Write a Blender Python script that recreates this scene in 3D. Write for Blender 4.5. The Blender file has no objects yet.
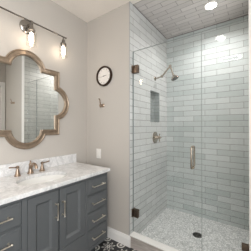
import bpy, bmesh, math, random
from mathutils import Vector, Matrix
random.seed(4)
S = bpy.context.scene
COL = S.collection
PI = math.pi

# ------------------------------------------------------------------ camera, world, light, exposure
cd = bpy.data.cameras.new('camera'); cam = bpy.data.objects.new('camera', cd); COL.objects.link(cam)
cam.location = (1.81, 0, 1.34)
cam.rotation_euler = (PI/2 + .0051, 0, .6219)
cd.sensor_width = 36; cd.sensor_fit = 'HORIZONTAL'; cd.lens = 176.9/251*36; cd.clip_start = .02
S.camera = cam
w = bpy.data.worlds.new('world'); S.world = w; w.use_nodes = True
w.node_tree.nodes['Background'].inputs[0].default_value = (.85, .92, 1, 1)
w.node_tree.nodes['Background'].inputs[1].default_value = 1.0
S.view_settings.view_transform = 'Standard'; S.view_settings.look = 'None'
S.view_settings.gamma = 1; S.view_settings.exposure = 0.2
def area(name, loc, rot, sx, sy, power, col):
    l = bpy.data.lights.new(name, 'AREA'); l.shape = 'RECTANGLE'; l.size = sx; l.size_y = sy
    l.energy = power; l.color = col
    o = bpy.data.objects.new(name, l); o.location = loc; o.rotation_euler = rot; COL.objects.link(o); return o
def disc(name, loc, r, power, col, spread=PI):
    l = bpy.data.lights.new(name, 'AREA'); l.shape = 'DISK'; l.size = 2*r; l.energy = power; l.color = col; l.spread = spread
    o = bpy.data.objects.new(name, l); o.location = loc; COL.objects.link(o); return o
CEIL = 2.74
WIN_FILL = 66; BULB = 14; DOWN_SHOWER = 7.6; ROOM_FILL = 20
area('added_window_fill', (2.63, -.95, 1.55), (PI/2+.28, 0, PI/2), 1.35, 1.65, WIN_FILL, (.93, .97, 1))  # added fill in an unseen window behind the camera, tilted up towards the ceiling
disc('shower_downlight_glow', (1.42, 2.24, CEIL-.03), .058, DOWN_SHOWER, (1, .97, .96), math.radians(150))
disc('added_room_fill', (2.15, -.60, CEIL-.03), .06, ROOM_FILL, (1, .94, .88))  # added ceiling fill out of view, no fitting, brightens the room

# ------------------------------------------------------------------ node helpers
class NT:
    def __init__(s, name):
        s.m = bpy.data.materials.new(name); s.m.use_nodes = True; s.t = s.m.node_tree
        s.b = s.t.nodes['Principled BSDF']; s.out = s.t.nodes['Material Output']
    def n(s, typ, **kw):
        nd = s.t.nodes.new(typ)
        for k, v in kw.items(): setattr(nd, k, v)
        return nd
    def l(s, a, b): s.t.links.new(a, b)
    def math(s, op, a, b=None, c=None):
        nd = s.n('ShaderNodeMath', operation=op)
        for i, v in enumerate((a, b, c)):
            if v is None: continue
            if isinstance(v, (int, float)): nd.inputs[i].default_value = v
            else: s.l(v, nd.inputs[i])
        return nd.outputs[0]
    def obj(s): return s.n('ShaderNodeTexCoord').outputs['Object']
    def mix(s, fac, a, b, blend='MIX'):
        nd = s.n('ShaderNodeMix', data_type='RGBA', blend_type=blend)
        if isinstance(fac, (int, float)): nd.inputs[0].default_value = fac
        else: s.l(fac, nd.inputs[0])
        for i, v in ((6, a), (7, b)):
            if isinstance(v, tuple): nd.inputs[i].default_value = (*v, 1) if len(v) == 3 else v
            else: s.l(v, nd.inputs[i])
        return nd.outputs[2]
    def noise(s, vec, scale, detail=2, dist=0, rough=.5):
        nd = s.n('ShaderNodeTexNoise'); nd.inputs['Scale'].default_value = scale; nd.inputs['Detail'].default_value = detail
        nd.inputs['Distortion'].default_value = dist; nd.inputs['Roughness'].default_value = rough
        if vec is not None: s.l(vec, nd.inputs['Vector'])
        return nd.outputs['Fac']
    def ramp(s, fac, stops):
        nd = s.n('ShaderNodeValToRGB'); cr = nd.color_ramp
        while len(cr.elements) < len(stops): cr.elements.new(.5)
        for e, (p, c) in zip(cr.elements, stops):
            e.position = p; e.color = (c, c, c, 1) if isinstance(c, (int, float)) else (*c, 1)
        s.l(fac, nd.inputs[0]); return nd.outputs[0]
    def bump(s, h, strength=.3, dist=.002):
        nd = s.n('ShaderNodeBump'); nd.inputs['Strength'].default_value = strength; nd.inputs['Distance'].default_value = dist
        s.l(h, nd.inputs['Height']); s.l(nd.outputs[0], s.b.inputs['Normal'])
def lin(r, g, b):
    f = lambda c: (c/255/12.92) if c/255 <= .04045 else ((c/255+.055)/1.055)**2.4
    return (f(r), f(g), f(b))
def plain(name, rgb, rough=.5, metal=0, spec=.5, nz=0, scale=40):
    t = NT(name); c = lin(*rgb)
    t.b.inputs['Roughness'].default_value = rough; t.b.inputs['Metallic'].default_value = metal
    t.b.inputs['Specular IOR Level'].default_value = spec
    v = t.obj(); nf = t.noise(v, scale, 3)
    t.l(t.mix(nf, tuple(x*(.97) for x in c), tuple(min(1, x*1.03) for x in c)), t.b.inputs['Base Color'])
    if nz: t.bump(nf, nz, .001)
    return t.m
def emis(name, col, strength):
    t = NT(name); t.b.inputs['Base Color'].default_value = (*col, 1)
    t.b.inputs['Emission Color'].default_value = (*col, 1); t.b.inputs['Emission Strength'].default_value = strength
    return t.m
def glass(name, tint, ior=1.5):
    t = NT(name); t.t.nodes.remove(t.b)
    g = t.n('ShaderNodeNewGeometry')
    i = t.math('ADD', t.math('MULTIPLY', g.outputs['Backfacing'], 1/ior-ior), ior)
    fr = t.n('ShaderNodeFresnel'); t.l(i, fr.inputs['IOR'])
    tr = t.n('ShaderNodeBsdfTransparent'); tr.inputs[0].default_value = (*tint, 1)
    gl = t.n('ShaderNodeBsdfGlossy'); gl.inputs['Roughness'].default_value = .0
    mx = t.n('ShaderNodeMixShader'); t.l(fr.outputs[0], mx.inputs[0]); t.l(tr.outputs[0], mx.inputs[1]); t.l(gl.outputs[0], mx.inputs[2])
    t.l(mx.outputs[0], t.out.inputs[0]); return t.m
def tile(name, ua, va, u0, v0, ca, cb, grout, L=.305, H=.0778, mortar=.0022, rough=.06, wav=.10, spec=.5):
    """running bond tiles in the ua/va plane ('x','y','z')"""
    t = NT(name); sp = t.n('ShaderNodeSeparateXYZ'); t.l(t.obj(), sp.inputs[0])
    ax = {'x': 0, 'y': 1, 'z': 2}
    cb_ = t.n('ShaderNodeCombineXYZ')
    t.l(t.math('SUBTRACT', sp.outputs[ax[ua]], u0-10*L), cb_.inputs[0]); t.l(t.math('SUBTRACT', sp.outputs[ax[va]], v0-20*H), cb_.inputs[1])
    br = t.n('ShaderNodeTexBrick', offset=.5, offset_frequency=2, squash=1)
    t.l(cb_.outputs[0], br.inputs['Vector'])
    br.inputs['Color1'].default_value = (*lin(*ca), 1); br.inputs['Color2'].default_value = (*lin(*cb), 1)
    br.inputs['Mortar'].default_value = (*lin(*grout), 1)
    br.inputs['Scale'].default_value = 1; br.inputs['Mortar Size'].default_value = mortar
    br.inputs['Mortar Smooth'].default_value = .15; br.inputs['Bias'].default_value = 0
    br.inputs['Brick Width'].default_value = L; br.inputs['Row Height'].default_value = H
    t.b.inputs['Specular IOR Level'].default_value = spec
    nf = t.noise(t.obj(), 22, 3, .4)
    col = t.mix(.16, br.outputs['Color'], t.mix(nf, (.45, .45, .45), (1, 1, 1)), 'MULTIPLY')
    t.l(col, t.b.inputs['Base Color'])
    t.l(t.math('MULTIPLY_ADD', br.outputs['Fac'], .5, rough), t.b.inputs['Roughness'])
    h = t.math('SUBTRACT', t.math('MULTIPLY', t.noise(t.obj(), 7, 1), wav), br.outputs['Fac'])
    t.bump(h, .45, .003)
    return t.m

# ------------------------------------------------------------------ materials
M = {}
M['wall'] = plain('wall_paint', (190, 184, 177), .75, nz=.05, scale=90)
M['ceil'] = plain('ceiling_paint', (243, 236, 228), .85)
M['white'] = plain('white_trim_paint', (238, 236, 233), .4)
M['cab'] = plain('grey_cabinet_paint', (90, 93, 95), .42)
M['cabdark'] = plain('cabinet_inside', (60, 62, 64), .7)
M['nickel'] = plain('brushed_nickel', (214, 206, 194), .28, 1)
M['bronze'] = plain('champagne_bronze', (160, 142, 126), .3, 1)
M['chrome'] = plain('satin_nickel_fixture', (178, 168, 155), .25, 1)
M['hinge'] = plain('dark_nickel', (125, 110, 98), .28, 1)
M['fixture'] = plain('polished_nickel_fixture', (150, 145, 140), .22, 1)
M['sealm'] = plain('grey_glass_seal', (150, 157, 155), .5)
M['darkbronze'] = plain('dark_bronze', (62, 48, 40), .35, .6)
M['face'] = plain('clock_face', (232, 226, 220), .6)
M['black'] = plain('black_ink', (40, 36, 34), .6)
M['plastic'] = plain('white_plastic', (232, 229, 224), .35)
M['drain'] = plain('drain_metal', (92, 92, 90), .35, .9)
M['porcelain'] = plain('porcelain', (238, 237, 234), .12)
M['glass'] = glass('clear_glass', (.985, .992, .99))
M['shade'] = glass('clear_shade_glass', (.99, .99, .985), 1.45)
M['bulb'] = emis('glowing_bulb', (1, .84, .66), BULB)
M['lens'] = emis('downlight_lens', (1, .96, .9), 10)
M['rim'] = emis('lit_rim', (1, .98, .95), 5.5)
M['grille'] = plain('vent_grille', (190, 190, 188), .6)
M['metaltrim'] = plain('tile_edge_trim', (172, 172, 171), .4, .2)
M['tile_left'] = tile('tile_shower_left', 'y', 'z', 1.70, .560, (206, 208, 207), (221, 222, 221), (122, 121, 118))
M['tile_back'] = tile('tile_shower_back', 'x', 'z', 1.114, .560, (186, 194, 193), (208, 213, 212), (116, 116, 114), rough=.07, wav=.06, spec=.25)
M['tile_right'] = tile('tile_shower_right', 'y', 'z', 1.72, .560, (208, 207, 202), (223, 221, 216), (122, 121, 118))
M['tile_ceil'] = tile('tile_shower_ceiling', 'x', 'y', 1.114, 1.70, (208, 202, 199), (224, 218, 215), (120, 112, 108))

t = NT('champagne_leaf_frame'); v = t.obj()
nf = t.noise(v, 30, 4, .5)
t.l(t.mix(nf, lin(138, 120, 104), lin(190, 173, 154)), t.b.inputs['Base Color']); t.b.inputs['Metallic'].default_value = .9
t.b.inputs['Roughness'].default_value = .38; t.bump(nf, .15, .002); M['frame'] = t.m
t = NT('mirror_silver'); t.b.inputs['Base Color'].default_value = (.86, .88, .87, 1); t.b.inputs['Metallic'].default_value = 1
t.b.inputs['Roughness'].default_value = .01; M['mirror'] = t.m
# white marble with soft grey veins
t = NT('white_marble'); v = t.obj()
n1 = t.noise(v, 4.5, 6, 1.6, .62); n2 = t.noise(v, 14, 5, 1.2, .65)
v1 = t.ramp(n1, [(.42, 0), (.495, 1), (.52, .9), (.57, 0)]); v2 = t.ramp(n2, [(.44, 0), (.52, .7), (.6, 0)])
base = t.mix(t.noise(v, 3, 3), lin(226, 225, 224), lin(238, 237, 237))
c = t.mix(t.math('MULTIPLY', v1, .28), base, lin(150, 150, 150)); c = t.mix(t.math('MULTIPLY', v2, .34), c, lin(165, 165, 166))
t.l(c, t.b.inputs['Base Color']); t.b.inputs['Roughness'].default_value = .15; M['marble'] = t.m
# greige vein stone for the curb face
t = NT('greige_stone'); mp = t.n('ShaderNodeMapping'); mp.inputs['Scale'].default_value = (1.2, 1.2, 9); t.l(t.obj(), mp.inputs[0])
nf = t.noise(mp.outputs[0], 5, 5, 1)
t.l(t.ramp(nf, [(.3, lin(150, 142, 136)), (.55, lin(176, 168, 162)), (.7, lin(190, 184, 178))]), t.b.inputs['Base Color'])
t.b.inputs['Roughness'].default_value = .3; M['stone'] = t.m
# pebble mosaic
t = NT('pebble_mosaic'); vo = t.n('ShaderNodeTexVoronoi', feature='DISTANCE_TO_EDGE'); vo.inputs['Scale'].default_value = 38; t.l(t.obj(), vo.inputs['Vector'])
vc = t.n('ShaderNodeTexVoronoi'); vc.inputs['Scale'].default_value = 38; t.l(t.obj(), vc.inputs['Vector'])
sx = t.n('ShaderNodeSeparateColor'); t.l(vc.outputs['Color'], sx.inputs[0])
peb = t.ramp(sx.outputs[0], [(0, lin(206, 208, 207)), (.3, lin(228, 229, 228)), (1, lin(246, 246, 245))])
ed = t.ramp(vo.outputs['Distance'], [(.03, 0), (.12, 1)])
t.l(t.mix(ed, lin(182, 184, 183), peb), t.b.inputs['Base Color']); t.b.inputs['Roughness'].default_value = .35
t.bump(ed, .5, .002); M['pebble'] = t.m
# black and white patterned cement tile, 0.2 m
t = NT('patterned_floor_tile'); sp = t.n('ShaderNodeSeparateXYZ'); t.l(t.obj(), sp.inputs[0]); T = .2
u = t.math('SUBTRACT', t.math('FRACT', t.math('DIVIDE', sp.outputs[0], T)), .5); vv = t.math('SUBTRACT', t.math('FRACT', t.math('DIVIDE', sp.outputs[1], T)), .5)
r = t.math('SQRT', t.math('ADD', t.math('MULTIPLY', u, u), t.math('MULTIPLY', vv, vv)))
th = t.math('ARCTAN2', vv, u)
pet = t.math('ADD', .24, t.math('MULTIPLY', .11, t.math('COSINE', t.math('MULTIPLY', th, 8))))
a1 = t.math('LESS_THAN', t.math('ABSOLUTE', t.math('SUBTRACT', r, pet)), .045)
a2 = t.math('LESS_THAN', t.math('ABSOLUTE', t.math('SUBTRACT', r, .07)), .035)
au = t.math('SUBTRACT', .5, t.math('ABSOLUTE', u)); av = t.math('SUBTRACT', .5, t.math('ABSOLUTE', vv))
rc = t.math('SQRT', t.math('ADD', t.math('MULTIPLY', au, au), t.math('MULTIPLY', av, av)))
a3 = t.math('LESS_THAN', t.math('ABSOLUTE', t.math('SUBTRACT', rc, .2)), .042)
a4 = t.math('LESS_THAN', rc, .09)
m_ = t.math('MAXIMUM', t.math('MAXIMUM', a1, a2), t.math('MAXIMUM', a3, a4))
t.l(t.mix(m_, lin(38, 38, 40), lin(212, 210, 205)), t.b.inputs['Base Color']); t.b.inputs['Roughness'].default_value = .4; M['floor'] = t.m

# ------------------------------------------------------------------ mesh helpers
def box(bm, lo, hi, bev=0, seg=2):
    ms = Matrix.Translation(((lo[0]+hi[0])/2, (lo[1]+hi[1])/2, (lo[2]+hi[2])/2)) @ Matrix.Diagonal((hi[0]-lo[0], hi[1]-lo[1], hi[2]-lo[2], 1))
    r = bmesh.ops.create_cube(bm, size=1, matrix=ms)
    if bev:
        es = list({e for v in r['verts'] for e in v.link_edges})
        bmesh.ops.bevel(bm, geom=es, offset=bev, segments=seg, profile=.5, affect='EDGES')
    return bm
def tube(bm, pts, rad, n=14, caps=True):
    pts = [Vector(p) for p in pts]; rad = rad if isinstance(rad, (list, tuple)) else [rad]*len(pts)
    rings = []; prev = None
    for i, p in enumerate(pts):
        a = pts[max(0, i-1)]; b = pts[min(len(pts)-1, i+1)]; d = (b-a).normalized()
        if prev is None: nx = d.orthogonal().normalized()
        else: nx = (prev - d*prev.dot(d)).normalized()
        prev = nx; ny = d.cross(nx)
        rings.append([bm.verts.new(p + rad[i]*(math.cos(2*PI*k/n)*nx + math.sin(2*PI*k/n)*ny)) for k in range(n)])
    for a, b in zip(rings, rings[1:]):
        for k in range(n): bm.faces.new((a[k], a[(k+1) % n], b[(k+1) % n], b[k]))
    if caps: bm.faces.new(rings[0][::-1]); bm.faces.new(rings[-1])
    return bm
def lathe(bm, prof, origin, axis='z', n=32, cap=True):
    """prof: (radius, height) list along the axis"""
    A = {'z': (Vector((1,0,0)), Vector((0,1,0)), Vector((0,0,1))), 'x': (Vector((0,1,0)), Vector((0,0,1)), Vector((1,0,0))),
         '-y': (Vector((1,0,0)), Vector((0,0,1)), Vector((0,-1,0)))}
    e1, e2, e3 = A[axis] if isinstance(axis, str) else axis
    o = Vector(origin); rings = []
    for r, h in prof: rings.append([bm.verts.new(o + e3*h + r*(math.cos(2*PI*k/n)*e1 + math.sin(2*PI*k/n)*e2)) for k in range(n)])
    for a, b in zip(rings, rings[1:]):
        for k in range(n): bm.faces.new((a[k], a[(k+1) % n], b[(k+1) % n], b[k]))
    if cap:
        if prof[0][0] > 1e-4: bm.faces.new(rings[0][::-1])
        if prof[-1][0] > 1e-4: bm.faces.new(rings[-1])
    return bm
def frame_axes(d):
    d = Vector(d).normalized(); a = d.orthogonal().normalized(); return (a, d.cross(a), d)
def arc(p0, p1, p2, n=8):
    p0, p1, p2 = map(Vector, (p0, p1, p2)); return [(1-t)**2*p0 + 2*t*(1-t)*p1 + t*t*p2 for t in [i/n for i in range(n+1)]]
def wloc(o):
    v = Vector(o.location); p = o.parent
    while p: v += Vector(p.location); p = p.parent
    return v
def obj(name, bm, mat, parent=None, smooth=False, **props):
    me = bpy.data.meshes.new(name)
    bmesh.ops.remove_doubles(bm, verts=bm.verts, dist=1e-5)
    bmesh.ops.recalc_face_normals(bm, faces=bm.faces)
    if parent is not None: bmesh.ops.translate(bm, verts=bm.verts, vec=-wloc(parent))
    bm.to_mesh(me); bm.free(); me.materials.append(mat)
    if smooth:
        me.shade_smooth()
        try: me.set_sharp_from_angle(angle=math.radians(38))
        except Exception: pass
    o = bpy.data.objects.new(name, me); COL.objects.link(o)
    if parent is not None: o.parent = parent
    for k, v in props.items(): o[k] = v
    return o
def B(): return bmesh.new()
def thing(name, label, cat, loc, group=None):
    o = bpy.data.objects.new(name, None); COL.objects.link(o); o.location = loc; o['label'] = label; o['category'] = cat
    o.empty_display_size = .05
    if group: o['group'] = group
    return o
def struct(name, bm, m, **k): return obj(name, bm, m, None, kind='structure', **k)

# ------------------------------------------------------------------ room shell
XR = 2.66; YB = 1.635; YR = -1.9; YS = 2.685; SX0 = .70; SX1 = 1.79; PF = .045
struct('floor', box(B(), (-.1, YR-.1, -.1), (XR+.1, YB+.06, 0)), M['floor'])
struct('floor_shower', box(B(), (SX0, YB+.06, -.1), (SX1, YS, PF)), M['pebble'])
struct('ceiling', box(B(), (-.1, YR-.1, CEIL), (XR+.1, YB+.06, CEIL+.1)), M['ceil'])
struct('ceiling_shower', box(B(), (SX0, YB+.06, CEIL), (SX1, YS, CEIL+.1)), M['tile_ceil'])
struct('wall_left', box(B(), (-.1, YR-.1, 0), (0, YB+.1, CEIL)), M['wall'])
struct('wall_clock_side', box(B(), (0, YB, 0), (SX0-.01, YB+.10, CEIL)), M['wall'])
# shower left wall with a recessed niche
NY0, NY1, NZ0, NZ1, ND = 2.12, 2.41, 1.40, 1.83, .09
bm = B()
box(bm, (SX0-.12, YB+.10, 0), (SX0, NY0, CEIL)); box(bm, (SX0-.12, NY1, 0), (SX0, YS, CEIL))
box(bm, (SX0-.12, NY0, 0), (SX0, NY1, NZ0)); box(bm, (SX0-.12, NY0, NZ1), (SX0, NY1, CEIL))
box(bm, (SX0-.12, NY0, NZ0), (SX0-ND, NY1, NZ1)); box(bm, (SX0-.01, YB, 0), (SX0, YB+.10, CEIL))
struct('wall_shower_left', bm, M['tile_left'])
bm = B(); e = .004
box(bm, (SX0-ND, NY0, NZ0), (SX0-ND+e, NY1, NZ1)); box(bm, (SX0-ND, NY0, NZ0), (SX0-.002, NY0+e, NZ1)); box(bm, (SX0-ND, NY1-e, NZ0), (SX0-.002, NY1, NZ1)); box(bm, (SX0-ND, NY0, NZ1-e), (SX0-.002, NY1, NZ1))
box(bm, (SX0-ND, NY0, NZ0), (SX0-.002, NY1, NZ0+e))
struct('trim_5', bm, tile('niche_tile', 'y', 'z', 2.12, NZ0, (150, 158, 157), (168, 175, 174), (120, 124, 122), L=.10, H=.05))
struct('wall_shower_back', box(B(), (SX0-.12, YS, 0), (SX1+.12, YS+.1, CEIL)), M['tile_back'])
struct('wall_shower_right', box(B(), (SX1, YB, 0), (SX1+.01, YS, CEIL)), M['tile_right'])
struct('wall_far_side', box(B(), (SX1+.01, YB, 0), (XR, YB+.10, CEIL)), M['wall'])
# right wall with a doorway, and its door
DY0, DY1, DZ = .70, 1.535, 2.22
WY0, WY1, WZ0, WZ1 = -1.65, -.25, .7, 2.4
bm = B(); box(bm, (XR, YR-.1, 0), (XR+.1, WY0, CEIL)); box(bm, (XR, WY1, 0), (XR+.1, DY0, CEIL)); box(bm, (XR, WY0, 0), (XR+.1, WY1, WZ0)); box(bm, (XR, WY0, WZ1), (XR+.1, WY1, CEIL)); box(bm, (XR, DY1, 0), (XR+.1, YB+.1, CEIL)); box(bm, (XR, DY0, DZ), (XR+.1, DY1, CEIL))
struct('wall_right', bm, M['wall'])
bm = B(); box(bm, (XR+.02, DY0, 0.005), (XR+.06, DY1, DZ), .003)
d1 = struct('door_1', bm, M['white'])
bm = B()
for y0, y1 in ((DY0+.11, (DY0+DY1)/2-.05), ((DY0+DY1)/2+.05, DY1-.11)):
    for z0, z1 in ((.2, .95), (1.1, 2.08)): box(bm, (XR+.012, y0, z0), (XR+.03, y1, z1), .006)
obj('door_panel', bm, M['white'], d1)
bm = B(); lathe(bm, [(.028, 0), (.028, .01), (.01, .014), (.01, .045), (.027, .055), (.03, .07), (.02, .082), (0, .085)], (XR+.02, DY0+.07, 1.0), (Vector((0,1,0)), Vector((0,0,1)), Vector((-1,0,0))), 24)
obj('door_knob', bm, M['nickel'], d1, True)
bm = B(); box(bm, (XR-.018, DY1, 0), (XR, DY1+.085, DZ+.085), .004); box(bm, (XR-.018, DY0-.085, 0), (XR, DY0, DZ+.085), .004); box(bm, (XR-.018, DY0, DZ), (XR, DY1, DZ+.085), .004)
struct('trim_1', bm, M['white'])
struct('wall_rear', box(B(), (0, YR-.1, 0), (XR, YR, CEIL)), M['wall'])
bm = B()
for a, b in (((WY0, WZ0), (WY0+.05, WZ1)), ((WY1-.05, WZ0), (WY1, WZ1)), ((WY0, WZ0), (WY1, WZ0+.05)), ((WY0, WZ1-.05), (WY1, WZ1)), (((WY0+WY1)/2-.025, WZ0), ((WY0+WY1)/2+.025, WZ1))):
    box(bm, (XR+.03, a[0], a[1]), (XR+.08, b[0], b[1]))
struct('added_window_1', bm, M['white'])  # unseen window frame, added to go with the fill light
# baseboards with a stepped cap
def baseboard(name, lo, hi, nrm):
    bm = B(); x0, y0 = lo; x1, y1 = hi; nx, ny = nrm
    prof = [(0, 0), (.016, 0), (.016, .085), (.013, .092), (.013, .098), (.008, .108), (.006, .118), (0, .12)]
    ra = [bm.verts.new((x0+nx*a, y0+ny*a, z)) for a, z in prof]; rb = [bm.verts.new((x1+nx*a, y1+ny*a, z)) for a, z in prof]
    for k in range(len(prof)): j = (k+1) % len(prof); bm.faces.new((ra[k], ra[j], rb[j], rb[k]))
    bm.faces.new(ra); bm.faces.new(rb[::-1]); return struct(name, bm, M['white'])
baseboard('baseboard_clock_side', (0.0, YB), (SX0+.012, YB), (0, -1))
baseboard('baseboard_left', (0, YR), (0, YB-.017), (1, 0))
baseboard('baseboard_far_side', (SX1+.101, YB), (XR-.017, YB), (0, -1))
# slim metal edge where paint meets tile
bm = B(); box(bm, (SX0-.014, YB-.003, .122), (SX0+.001, YB+.001, CEIL), .001, 1); struct('trim_2', bm, M['metaltrim'])
bm = B(); box(bm, (SX1-.001, YB-.008, .122), (SX1+.10, YB, CEIL), .002, 1); struct('trim_4', bm, M['white'])
# dark caulk joints at the shower's ceiling
bm = B(); box(bm, (SX0, YS-.006, CEIL-.006), (SX1, YS, CEIL)); box(bm, (SX0, YB+.06, CEIL-.006), (SX0+.006, YS, CEIL)); struct('trim_3', bm, plain('joint_caulk', (128, 122, 118), .7))

# ------------------------------------------------------------------ shower curb
cu = thing('shower_curb', 'low greige stone curb with white marble cap along the shower opening', 'shower curb', (1.2, YB+.06, 0))
obj('curb_face', box(B(), (SX0+.001, YB-.006, 0), (SX1, YB+.068, .128)), M['stone'], cu)
obj('curb_cap', box(B(), (SX0+.001, YB-.014, .128), (SX1, YB+.072, .140), .003), M['porcelain'], cu, label='white marble cap')

# ------------------------------------------------------------------ shower glass
GY = 1.69; GT = .005; GZ0, GZ1 = .149, 2.192
door = thing('shower_door', 'clear frameless glass shower door hung from tile wall at left', 'shower door', (1.07, GY, .137))
obj('glass_pane', box(B(), (.712, GY-GT, GZ0), (1.438, GY+GT, GZ1), .001, 1), M['glass'], door, label='clear glass pane')
obj('edge_seal', box(B(), (1.4395, GY-GT-.001, GZ0), (1.4415, GY+GT+.001, GZ1)), M['sealm'], door, label='grey vertical seal strip')
obj('edge_seal', box(B(), (.7045, GY-GT-.001, GZ0), (.712, GY+GT+.001, GZ1)), M['sealm'], door, label='grey vertical seal strip')
obj('top_edge', box(B(), (.712, GY-GT, GZ1), (1.438, GY+GT, GZ1+.0015)), M['sealm'], door)
for z in (.365, 1.985):
    bm = B(); box(bm, (.7035, GY-.03, z-.044), (.716, GY+.03, z+.044), .003)
    for s in (-1, 1): box(bm, (.722, GY+s*.0115-.006, z-.044), (.778, GY+s*.0115+.006, z+.044), .002)
    tube(bm, [(.719, GY, z-.046), (.719, GY, z+.046)], .008, 14)
    h = obj('hinge', bm, M['hinge'], door, True, label='dark nickel hinge')
    bm = B()
    for dz in (-.028, .028): lathe(bm, [(.006, 0), (.006, .002), (0, .0025)], (.752, GY-.0175, z+dz), '-y', 12)
    obj('screw', bm, M['chrome'], h, True)
bm = B()
for s in (-1, 1):
    yb = GY + s*.048
    tube(bm, [(1.363, GY+s*GT, 1.15), *arc((1.363, GY+s*.034, 1.15), (1.363, yb, 1.15), (1.363, yb, 1.136), 5), *arc((1.363, yb, .974), (1.363, yb, .96), (1.363, GY+s*.034, .96), 5), (1.363, GY+s*GT, .96)], .0095, 16)
    for z in (1.15, .96): lathe(bm, [(.014, 0), (.014, .004)], (1.363, GY+s*GT, z), (Vector((1,0,0)), Vector((0,0,1)), Vector((0,s,0))), 18)
obj('pull_handle', bm, M['chrome'], door, True, label='satin nickel D-shaped pull')
pan = thing('glass_panel', 'fixed clear glass panel beside the shower door, clipped to right wall', 'glass panel', (1.62, GY, .137))
obj('glass_pane', box(B(), (1.443, GY-GT, GZ0-.007), (SX1-.002, GY+GT, GZ1), .001, 1), M['glass'], pan)
obj('top_edge', box(B(), (1.443, GY-GT, GZ1), (SX1-.002, GY+GT, GZ1+.0015)), M['sealm'], pan)
for z in (.385,):
    bm = B(); box(bm, (SX1-.008, GY-.025, z-.025), (SX1, GY+.025, z+.025), .002)
    for s in (-1, 1): box(bm, (SX1-.052, GY+s*.0105-.005, z-.025), (SX1-.005, GY+s*.0105+.005, z+.025), .002)
    obj('wall_clip', bm, M['hinge'], pan, True, label='dark nickel wall clip')

# ------------------------------------------------------------------ vanity cabinet
VY0, VY1, VX = .245, 1.425, .532      # carcass; fronts stand to .55
vt = thing('vanity_cabinet', 'grey painted double-door vanity cabinet with drawer stacks under marble top', 'cabinet', (.28, .84, 0))
bm = B(); box(bm, (.02, VY0, .15), (VX, VY0+.02, .862)); box(bm, (.02, VY1-.02, .15), (VX, VY1, .862)); box(bm, (.02, VY0, .15), (VX, VY1, .17))
box(bm, (.02, VY0, .15), (.035, VY1, .862)); box(bm, (.05, .57, .17), (VX, .59, .84)); box(bm, (.05, 1.12, .17), (VX, 1.138, .84))
# face frame
FX0, FX1 = VX, .55
for y0, y1, z0, z1 in ((VY0, VY1, .838, .862), (VY0, VY1, .15, .178), (VY0, .262, .178, .838), (.562, .598, .178, .838), (1.121, 1.146, .178, .838), (1.408, VY1, .178, .838), (.598, 1.121, .178, .342)):
    box(bm, (FX0, y0, z0), (FX1, y1, z1), .0008, 1)
obj('body', bm, M['cab'], vt)
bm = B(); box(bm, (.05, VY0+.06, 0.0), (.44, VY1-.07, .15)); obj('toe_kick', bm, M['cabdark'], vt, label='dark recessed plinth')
def pull(bm, x, y, z, L, vert):
    d = Vector((0, 0, 1)) if vert else Vector((0, 1, 0)); c = Vector((x, y, z)); o = Vector((.030, 0, 0))
    tube(bm, [c+o-d*(L/2+.009), c+o-d*(L/2+.004), c+o-d*L/2, c+o+d*L/2, c+o+d*(L/2+.004), c+o+d*(L/2+.009)], [.004, .0068, .0048, .0048, .0068, .004], 12)
    for s in (-1, 1):
        p = c + d*s*(L/2-.006)
        lathe(bm, [(.0085, 0), (.0085, .003), (.0045, .008), (.0045, .030)], p, 'x', 12)
def slab(y0, y1, z0, z1):
    bm = B(); box(bm, (.526, y0, z0), (.549, y1, z1), .0015, 2)
    return bm
g = .0035
def drawer(y0, y1, z0, z1):
    bm = slab(y0+g, y1-g, z0+g, z1-g)
    box(bm, (.545, y0+g+.012, z0+g+.012), (.5525, y1-g-.012, z1-g-.012), .003, 2)
    d = obj('drawer', bm, M['cab'], vt)
    hb = B(); pull(hb, .5525, (y0+y1)/2, (z0+z1)/2, .150, False); obj('handle', hb, M['nickel'], d, True, label='brushed nickel bar pull')
for k in range(4):
    z1 = .838 - k*.165; drawer(1.146, 1.408, z1-.165 + (.006 if k < 3 else 0), z1)
    drawer(.262, .562, z1-.165 + (.006 if k < 3 else 0), z1)
for k in range(1, 4):
    for y0, y1 in ((1.146, 1.408), (.262, .562)): obj('divider_rail', box(B(), (.528, y0, .838-k*.165), (.5495, y1, .838-k*.165+.006)), M['cab'], vt)
for y0, y1, hy in ((.598, .8595-.015, .8595-.043), (.8595-.010, 1.121, .8595+.018)):
    bm = B(); a, b, z0, z1, w_ = y0+g, y1-g, .342+g, .838-g, .058
    if hy > y1 or hy < y0: pass
    for p in (((a, z0), (a+w_, z1)), ((b-w_, z0), (b, z1)), ((a+w_, z0), (b-w_, z0+w_)), ((a+w_, z1-w_), (b-w_, z1))):
        box(bm, (.526, p[0][0], p[0][1]), (.549, p[1][0], p[1][1]), .0012, 1)
    # sloped inner moulding and recessed field
    o_ = [(a+w_, z0+w_), (b-w_, z0+w_), (b-w_, z1-w_), (a+w_, z1-w_)]; cy, cz = (a+b)/2, (z0+z1)/2
    i_ = [(y+(.014 if y < cy else -.014), z+(.014 if z < cz else -.014)) for y, z in o_]
    vo_ = [bm.verts.new((.5475, *q)) for q in o_]; vi_ = [bm.verts.new((.534, *q)) for q in i_]
    for k in range(4): j = (k+1) % 4; bm.faces.new((vo_[k], vo_[j], vi_[j], vi_[k]))
    box(bm, (.526, a+w_-.004, z0+w_-.004), (.534, b-w_+.004, z1-w_+.004))
    d = obj('door', bm, M['cab'], vt)
    hb = B(); pull(hb, .549, hy, .674, .115, True); obj('handle', hb, M['nickel'], d, True, label='brushed nickel bar pull')

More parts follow.
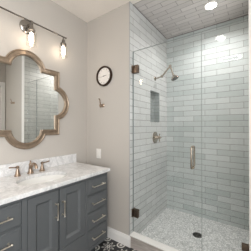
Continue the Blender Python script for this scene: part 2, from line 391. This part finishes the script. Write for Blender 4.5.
# ------------------------------------------------------------------ countertop with oval cut-out, and undermount sink
CY0, CY1, CX1, CZ0, CZ1 = .22, 1.447, .572, .863, .893
SC = (.315, .845); SA, SB = .155, .215
ct = thing('countertop', 'white grey-veined marble vanity countertop on the grey cabinet', 'countertop', (.28, .84, CZ0))
bm = B(); N = 64
def rectpt(a):
    c, s = math.cos(a), math.sin(a); x0, x1, y0, y1 = .001-SC[0], CX1-SC[0], CY0-SC[1], CY1-SC[1]
    k = min((x1 if c > 0 else x0)/c if abs(c) > 1e-6 else 1e9, (y1 if s > 0 else y0)/s if abs(s) > 1e-6 else 1e9)
    return (SC[0]+k*c, SC[1]+k*s)
angs = sorted([2*PI*k/N for k in range(N)] + [math.atan2(y-SC[1], x-SC[0]) % (2*PI) for x in (.001, CX1) for y in (CY0, CY1)])
rings = []
for z, inner in ((CZ1, 1), (CZ1, 0), (CZ1-.003, 2), (CZ0, 2), (CZ0, 1)):
    row = []
    for a in angs:
        if inner == 1: q = (SC[0]+SA*math.cos(a), SC[1]+SB*math.sin(a))
        else:
            q = rectpt(a)
            if inner == 0: q = (min(q[0], CX1-.003), min(max(q[1], CY0+.003), CY1-.003))
        row.append(bm.verts.new((*q, z)))
    rings.append(row)
for a, b in zip(rings, rings[1:]+rings[:1]):
    for k in range(len(angs)): j = (k+1) % len(angs); bm.faces.new((a[k], a[j], b[j], b[k]))
obj('slab', bm, M['marble'], ct)
bs = obj('backsplash', box(B(), (.001, CY0, CZ1+.0005), (.021, CY1-.004, 1.0), .0015), M['marble'])
bs['label'] = 'low white marble backsplash strip along the wall behind the faucet'; bs['category'] = 'backsplash'
sk = thing('sink', 'white oval undermount sink below the widespread faucet', 'sink', (SC[0], SC[1], .74))
bm = B(); prof = [(1.12, CZ0-.001), (1.0, CZ0-.001), (.985, .83), (.93, .79), (.8, .755), (.55, .74), (.15, .735), (.12, .735)]
rs = [[bm.verts.new((SC[0]+SA*s*math.cos(2*PI*k/48), SC[1]+SB*s*math.sin(2*PI*k/48), z)) for k in range(48)] for s, z in prof]
rs += [[bm.verts.new((SC[0]+SA*s*math.cos(2*PI*k/48), SC[1]+SB*s*math.sin(2*PI*k/48), z)) for k in range(48)] for s, z in ((.12, .725), (.6, .73), (.85, .745), (1.02, .79), (1.08, .85), (1.12, .855))]
for a, b in zip(rs, rs[1:]+rs[:1]):
    for k in range(48): j = (k+1) % 48; bm.faces.new((a[k], a[j], b[j], b[k]))
obj('basin', bm, M['porcelain'], sk, True)
obj('sink_drain', lathe(B(), [(.024, 0), (.024, .004), (.016, .005), (.014, .003), (0, .003)], (SC[0], SC[1], .734), 'z', 24), M['bronze'], sk, True, label='bronze drain ring')

# ------------------------------------------------------------------ widespread faucet
fa = thing('faucet', 'champagne bronze two-handle widespread faucet on marble countertop', 'faucet', (.10, .84, CZ1))
z = CZ1
bm = B(); lathe(bm, [(.030, 0), (.030, .006), (.024, .012), (.019, .03), (.016, .055), (.015, .075), (.017, .085), (.012, .095), (.008, .10), (.007, .112), (.009, .116), (.004, .122)], (.09, .845, z), 'z', 24)
tube(bm, arc((.09, .845, z+.045), (.13, .845, z+.115), (.18, .845, z+.09), 10)+arc((.185, .845, z+.086), (.197, .845, z+.076), (.20, .845, z+.058), 5), [.016]*4+[.0145]*6+[.0135]*7, 16)
obj('spout', bm, M['bronze'], fa, True)
for s in (-1, 1):
    y = .845 + s*.115
    bm = B(); lathe(bm, [(.028, 0), (.028, .006), (.022, .012), (.017, .03), (.012, .055), (.010, .068), (.014, .074), (.014, .084), (.006, .092)], (.09, y, z), 'z', 24)
    h = obj('tap', bm, M['bronze'], fa, True)
    bm = B(); tube(bm, [(.09, y, z+.079), (.095, y+s*.03, z+.082), (.10, y+s*.068, z+.088), (.10, y+s*.075, z+.088)], [.008, .0058, .0075, .004], 12)
    obj('lever', bm, M['bronze'], h, True)

# ------------------------------------------------------------------ quatrefoil mirror
MY, MZ = .845, 1.603
mi = thing('quatrefoil_mirror', 'large quatrefoil wall mirror in champagne silver frame above vanity', 'mirror', (0, MY, MZ-.47))
def quat(off, n=18):
    s, c, r = .358-off, .284, .202-off; a = math.acos((s-c)/r); pts = []
    for q in range(4):
        rot = q*PI/2
        for k in range(n+1):
            t_ = -a + 2*a*k/n; p = (c+r*math.cos(t_), r*math.sin(t_))
            pts.append((p[0]*math.cos(rot)-p[1]*math.sin(rot), p[0]*math.sin(rot)+p[1]*math.cos(rot)))
        p = (s, s); pts.append((p[0]*math.cos(rot)-p[1]*math.sin(rot), p[0]*math.sin(rot)+p[1]*math.cos(rot)))
    return pts
bm = B(); rs = []
for off, x in ((0, .002), (0, .020), (.004, .027), (.010, .028), (.014, .023), (.018, .022), (.036, .026), (.040, .034), (.047, .038), (.054, .037), (.060, .030), (.062, .018), (.062, .002)):
    rs.append([bm.verts.new((x, MY+p[0], MZ+p[1])) for p in quat(off)])
for a, b in zip(rs, rs[1:]+rs[:1]):
    for k in range(len(a)): j = (k+1) % len(a); bm.faces.new((a[k], a[j], b[j], b[k]))
fr_ = obj('frame', bm, M['frame'], mi, True)
bm = B(); q0 = quat(.0625); f0 = [bm.verts.new((.004, MY+p[0], MZ+p[1])) for p in q0]; f1 = [bm.verts.new((.016, MY+p[0], MZ+p[1])) for p in q0]
bm.faces.new(f1); bm.faces.new(f0[::-1])
for k in range(len(f0)): j = (k+1) % len(f0); bm.faces.new((f0[k], f0[j], f1[j], f1[k]))
obj('mirror_glass', bm, M['mirror'], mi, label='silvered mirror glass')

# ------------------------------------------------------------------ vanity light
LX, LZ = .10, 2.338
vl = thing('vanity_light', 'brushed nickel three-bulb vanity light bar with clear glass shades', 'wall lamp', (0, .845, LZ))
bm = B(); lathe(bm, [(.066, .001), (.066, .010), (.058, .018), (.03, .024), (.014, .03), (.012, LX)], (0, .845, LZ-.02), 'x', 36); box(bm, (LX-.012, .833, LZ-.034), (LX+.012, .857, LZ+.008), .003)
obj('wall_plate', bm, M['fixture'], vl, True)
bm = B(); tube(bm, [(LX, .465, LZ), (LX, 1.225, LZ)], .0075, 14)
for y in (.462, 1.228): lathe(bm, [(.004, -.010), (.010, -.005), (.011, 0), (.010, .005), (.004, .010)], (LX, y, LZ), (Vector((1,0,0)), Vector((0,0,1)), Vector((0,1,0))), 16)
obj('bar', bm, M['fixture'], vl, True)
for y in (.495, .845, 1.195):
    bm = B(); lathe(bm, [(.007, 0), (.007, -.025), (.015, -.03), (.018, -.055), (.030, -.068), (.034, -.074), (.034, -.088), (.020, -.090), (.017, -.103)], (LX, y, LZ-.004), 'z', 28)
    so = obj('socket', bm, M['fixture'], vl, True)
    bm = B(); lathe(bm, [(.032, -.088), (.040, -.098), (.045, -.112), (.045, -.226), (.0425, -.226), (.0425, -.113), (.038, -.10), (.030, -.090)], (LX, y, LZ-.004), 'z', 36, False)
    obj('glass_shade', bm, M['shade'], so, True, label='clear glass jar shade')
    bm = B(); lathe(bm, [(.012, -.1035), (.014, -.112), (.0175, -.122), (.019, -.14), (.019, -.178), (.015, -.194), (.007, -.204), (0, -.206)], (LX, y, LZ-.004), 'z', 24)
    obj('bulb', bm, M['bulb'], so, True, label='glowing warm bulb')

# ------------------------------------------------------------------ wall clock
KX, KZ, KR = .322, 1.962, .124
ck = thing('wall_clock', 'round white-faced wall clock in dark bronze rim', 'clock', (KX, YB, KZ-KR))
bm = B(); lathe(bm, [(KR-.023, .001), (KR, .001), (KR, .024), (KR-.006, .033), (KR-.017, .031), (KR-.023, .016)], (KX, YB, KZ), '-y', 48, False); obj('rim', bm, M['darkbronze'], ck, True)
obj('face', lathe(B(), [(KR-.022, .003), (KR-.022, .015)], (KX, YB, KZ), '-y', 48), M['face'], ck, label='white dial')
for k in range(12):
    a = k*PI/6; r0, r1 = .078, .092
    bm = B(); tube(bm, [(KX+r0*math.sin(a), YB-.0158, KZ+r0*math.cos(a)), (KX+r1*math.sin(a), YB-.0158, KZ+r1*math.cos(a))], .0016, 6)
    obj('hour_mark', bm, M['black'], ck)
for nm, a, L, r_ in (('hour_hand', math.radians(82), .042, .0032), ('minute_hand', math.radians(-98), .062, .0024)):
    bm = B(); tube(bm, [(KX-.012*math.sin(a), YB-.0185, KZ-.012*math.cos(a)), (KX+L*math.sin(a), YB-.0185, KZ+L*math.cos(a))], [r_, r_*.5], 8)
    obj(nm, bm, M['black'], ck)
bm = B(); lathe(bm, [(.005, .0165), (.005, .0215), (0, .022)], (KX, YB, KZ), '-y', 12); obj('centre_cap', bm, M['black'], ck)

# ------------------------------------------------------------------ robe hooks
def hook(x, z, label):
    h = thing('robe_hook', label, 'hook', (x, YB, z), 'robe hooks on the painted walls')
    bm = B(); lathe(bm, [(.024, .0005), (.024, .006), (.016, .012), (.010, .02), (.008, .026)], (x, YB, z-.01), '-y', 24); obj('backplate', bm, M['bronze'], h, True)
    bm = B(); y = YB-.022
    tube(bm, arc((x, y, z-.012), (x, y-.028, z-.01), (x, y-.035, z+.03), 6)+arc((x, y-.037, z+.045), (x, y-.043, z+.06), (x, y-.055, z+.064), 3), [.008]*4+[.0062]*6+[.0085], 12)
    obj('upper_prong', bm, M['bronze'], h, True)
    bm = B(); tube(bm, arc((x, y, z-.014), (x, y-.03, z-.05), (x, y-.042, z-.012), 8)+[(x, y-.043, z-.004)], [.007]*7+[.006, .0075, .005], 12)
    obj('lower_prong', bm, M['bronze'], h, True)
hook(.295, 1.612, 'bronze double robe hook on painted wall below the clock')
hook(2.235, 1.84, 'double robe hook on the wall beside shower, seen in the mirror')

# ------------------------------------------------------------------ switch plate
sw = thing('light_switch', 'white rocker switch plate on wall beside the vanity', 'switch', (.22, YB, .935))
obj('cover_plate', box(B(), (.182, YB-.006, .935), (.258, YB, 1.055), .003), M['plastic'], sw)
bm = B(); box(bm, (.203, YB-.010, .960), (.237, YB-.004, 1.030), .0025); obj('rocker', bm, M['plastic'], sw)

# ------------------------------------------------------------------ shower head
sh = thing('overhead_shower', 'satin nickel shower head on angled double-jointed arm above niche', 'shower head', (SX0, 2.26, 2.01))
bm = B(); lathe(bm, [(.029, .0005), (.029, .006), (.020, .013), (.012, .018)], (SX0, 2.26, 2.01), 'x', 28); obj('flange', bm, M['chrome'], sh, True)
P0, P1, P2, P3 = Vector((SX0+.01, 2.26, 2.01)), Vector((.805, 2.26, 2.025)), Vector((.923, 2.26, 2.145)), Vector((.965, 2.26, 2.02))
bm = B(); tube(bm, [P0, P1], .0095, 14); obj('pipe', bm, M['chrome'], sh, True)
def ball(bm, p, r, n=14):
    bmesh.ops.create_uvsphere(bm, u_segments=n, v_segments=n//2+2, radius=r, matrix=Matrix.Translation(p))
bm = B(); tube(bm, [P1, P2], [.011, .011], 14); tube(bm, [P2, P3], [.011, .010], 14); ball(bm, P1, .019); ball(bm, P2, .019)
tube(bm, [P1+Vector((0,-.028,0)), P1+Vector((0,.02,0))], .010, 12); tube(bm, [P2+Vector((0,-.028,0)), P2+Vector((0,.02,0))], .010, 12)
obj('arm', bm, M['chrome'], sh, True)
d = Vector((.42, 0, -.9)).normalized()
bm = B(); lathe(bm, [(.013, 0), (.015, .008), (.013, .016), (.022, .026), (.043, .048), (.052, .058), (.053, .066), (.047, .068)], P3-d*.008, frame_axes(d), 32); hd = obj('head', bm, M['chrome'], sh, True)
bm = B(); lathe(bm, [(.045, .0665), (.045, .070), (0, .0705)], P3-d*.008, frame_axes(d), 32); obj('spray_face', bm, M['drain'], hd, True, label='grey nozzle face')

# ------------------------------------------------------------------ shower valve
va = thing('shower_valve', 'satin nickel shower valve with lever on left tile wall', 'valve', (SX0, 2.26, 1.185))
bm = B(); lathe(bm, [(.082, .0005), (.082, .005), (.074, .011), (.05, .014), (.034, .02), (.028, .035), (.024, .05)], (SX0, 2.262, 1.185), 'x', 40); obj('escutcheon', bm, M['chrome'], va, True)
bm = B(); lathe(bm, [(.020, .05), (.024, .056), (.024, .074), (.014, .082), (.008, .09), (.004, .094)], (SX0, 2.262, 1.185), 'x', 24)
for a in range(4):
    c_, s_ = math.cos(a*PI/2), math.sin(a*PI/2)
    tube(bm, [(SX0+.065, 2.262, 1.185), (SX0+.065, 2.262+.03*c_, 1.185+.03*s_), (SX0+.066, 2.262+.048*c_, 1.185+.048*s_), (SX0+.066, 2.262+.056*c_, 1.185+.056*s_)], [.008, .0065, .0105, .006], 12)
obj('cross_handle', bm, M['chrome'], va, True)

# ------------------------------------------------------------------ drain
dr = thing('shower_drain', 'round dark metal drain in the pebble shower floor', 'drain', (1.275, 2.215, PF))
obj('drain_ring', lathe(B(), [(.054, 0.0003), (.054, .004), (.046, .005), (.046, .0025), (0, .0025)], (1.275, 2.215, PF), 'z', 36), M['drain'], dr, True)
bm = B()
for k in range(-3, 4):
    hl = math.sqrt(.044**2-(k*.012)**2); box(bm, (1.275-hl, 2.215+k*.012-.0025, PF+.0025), (1.275+hl, 2.215+k*.012+.0025, PF+.0045))
obj('drain_grate', bm, M['drain'], dr)

# ------------------------------------------------------------------ recessed lights
def down(x, y, label):
    t_ = thing('recessed_light', label, 'ceiling light', (x, y, CEIL-.006), 'recessed ceiling lights')
    bm = B(); lathe(bm, [(.060, -.0005), (.080, -.0005), (.080, -.004), (.072, -.008), (.060, -.006)], (x, y, CEIL), 'z', 40, False); obj('trim_ring', bm, M['plastic'], t_, True)
    obj('lens', lathe(B(), [(.0605, -.001), (.0605, -.005)], (x, y, CEIL), 'z', 40), M['lens'], t_, True, label='glowing round lens')
down(1.425, 2.235, 'round lit recessed light in the tiled shower ceiling')
down(1.40, .277, 'round lit recessed light in painted ceiling outside the shower, reflected in the glass')
# ceiling fan-light, seen only as a reflection in the shower glass
fx, fy = 1.45, -.80
ft = thing('ceiling_fan_light', 'oblong ceiling vent with lit white rim, reflected in the shower glass', 'ceiling vent', (fx, fy, CEIL-.02))
def stadium(hx, hy, r, n=6):
    pts = []
    for cx, cy, a0 in ((hx-r, hy-r, 0), (-hx+r, hy-r, PI/2), (-hx+r, -hy+r, PI), (hx-r, -hy+r, 1.5*PI)):
        for k in range(n+1): pts.append((cx+r*math.cos(a0+PI/2*k/n), cy+r*math.sin(a0+PI/2*k/n)))
    return pts
bm = B(); rs = [[bm.verts.new((fx+p[0], fy+p[1], CEIL-z_)) for p in stadium(hx, hy, r_)] for hx, hy, r_, z_ in ((.20, .13, .08, .0005), (.20, .13, .08, .015), (.195, .125, .075, .02), (.150, .075, .045, .02), (.150, .075, .045, .0005))]
for a, b in zip(rs, rs[1:]+rs[:1]):
    for k in range(len(a)): j = (k+1) % len(a); bm.faces.new((a[k], a[j], b[j], b[k]))
obj('lit_rim', bm, M['rim'], ft, True)
bm = B(); box(bm, (fx-.149, fy-.074, CEIL-.008), (fx+.149, fy+.074, CEIL-.001))
for k in range(-4, 5): box(bm, (fx-.14, fy+k*.016-.003, CEIL-.014), (fx+.14, fy+k*.016+.003, CEIL-.008))
obj('grille', bm, M['grille'], ft)
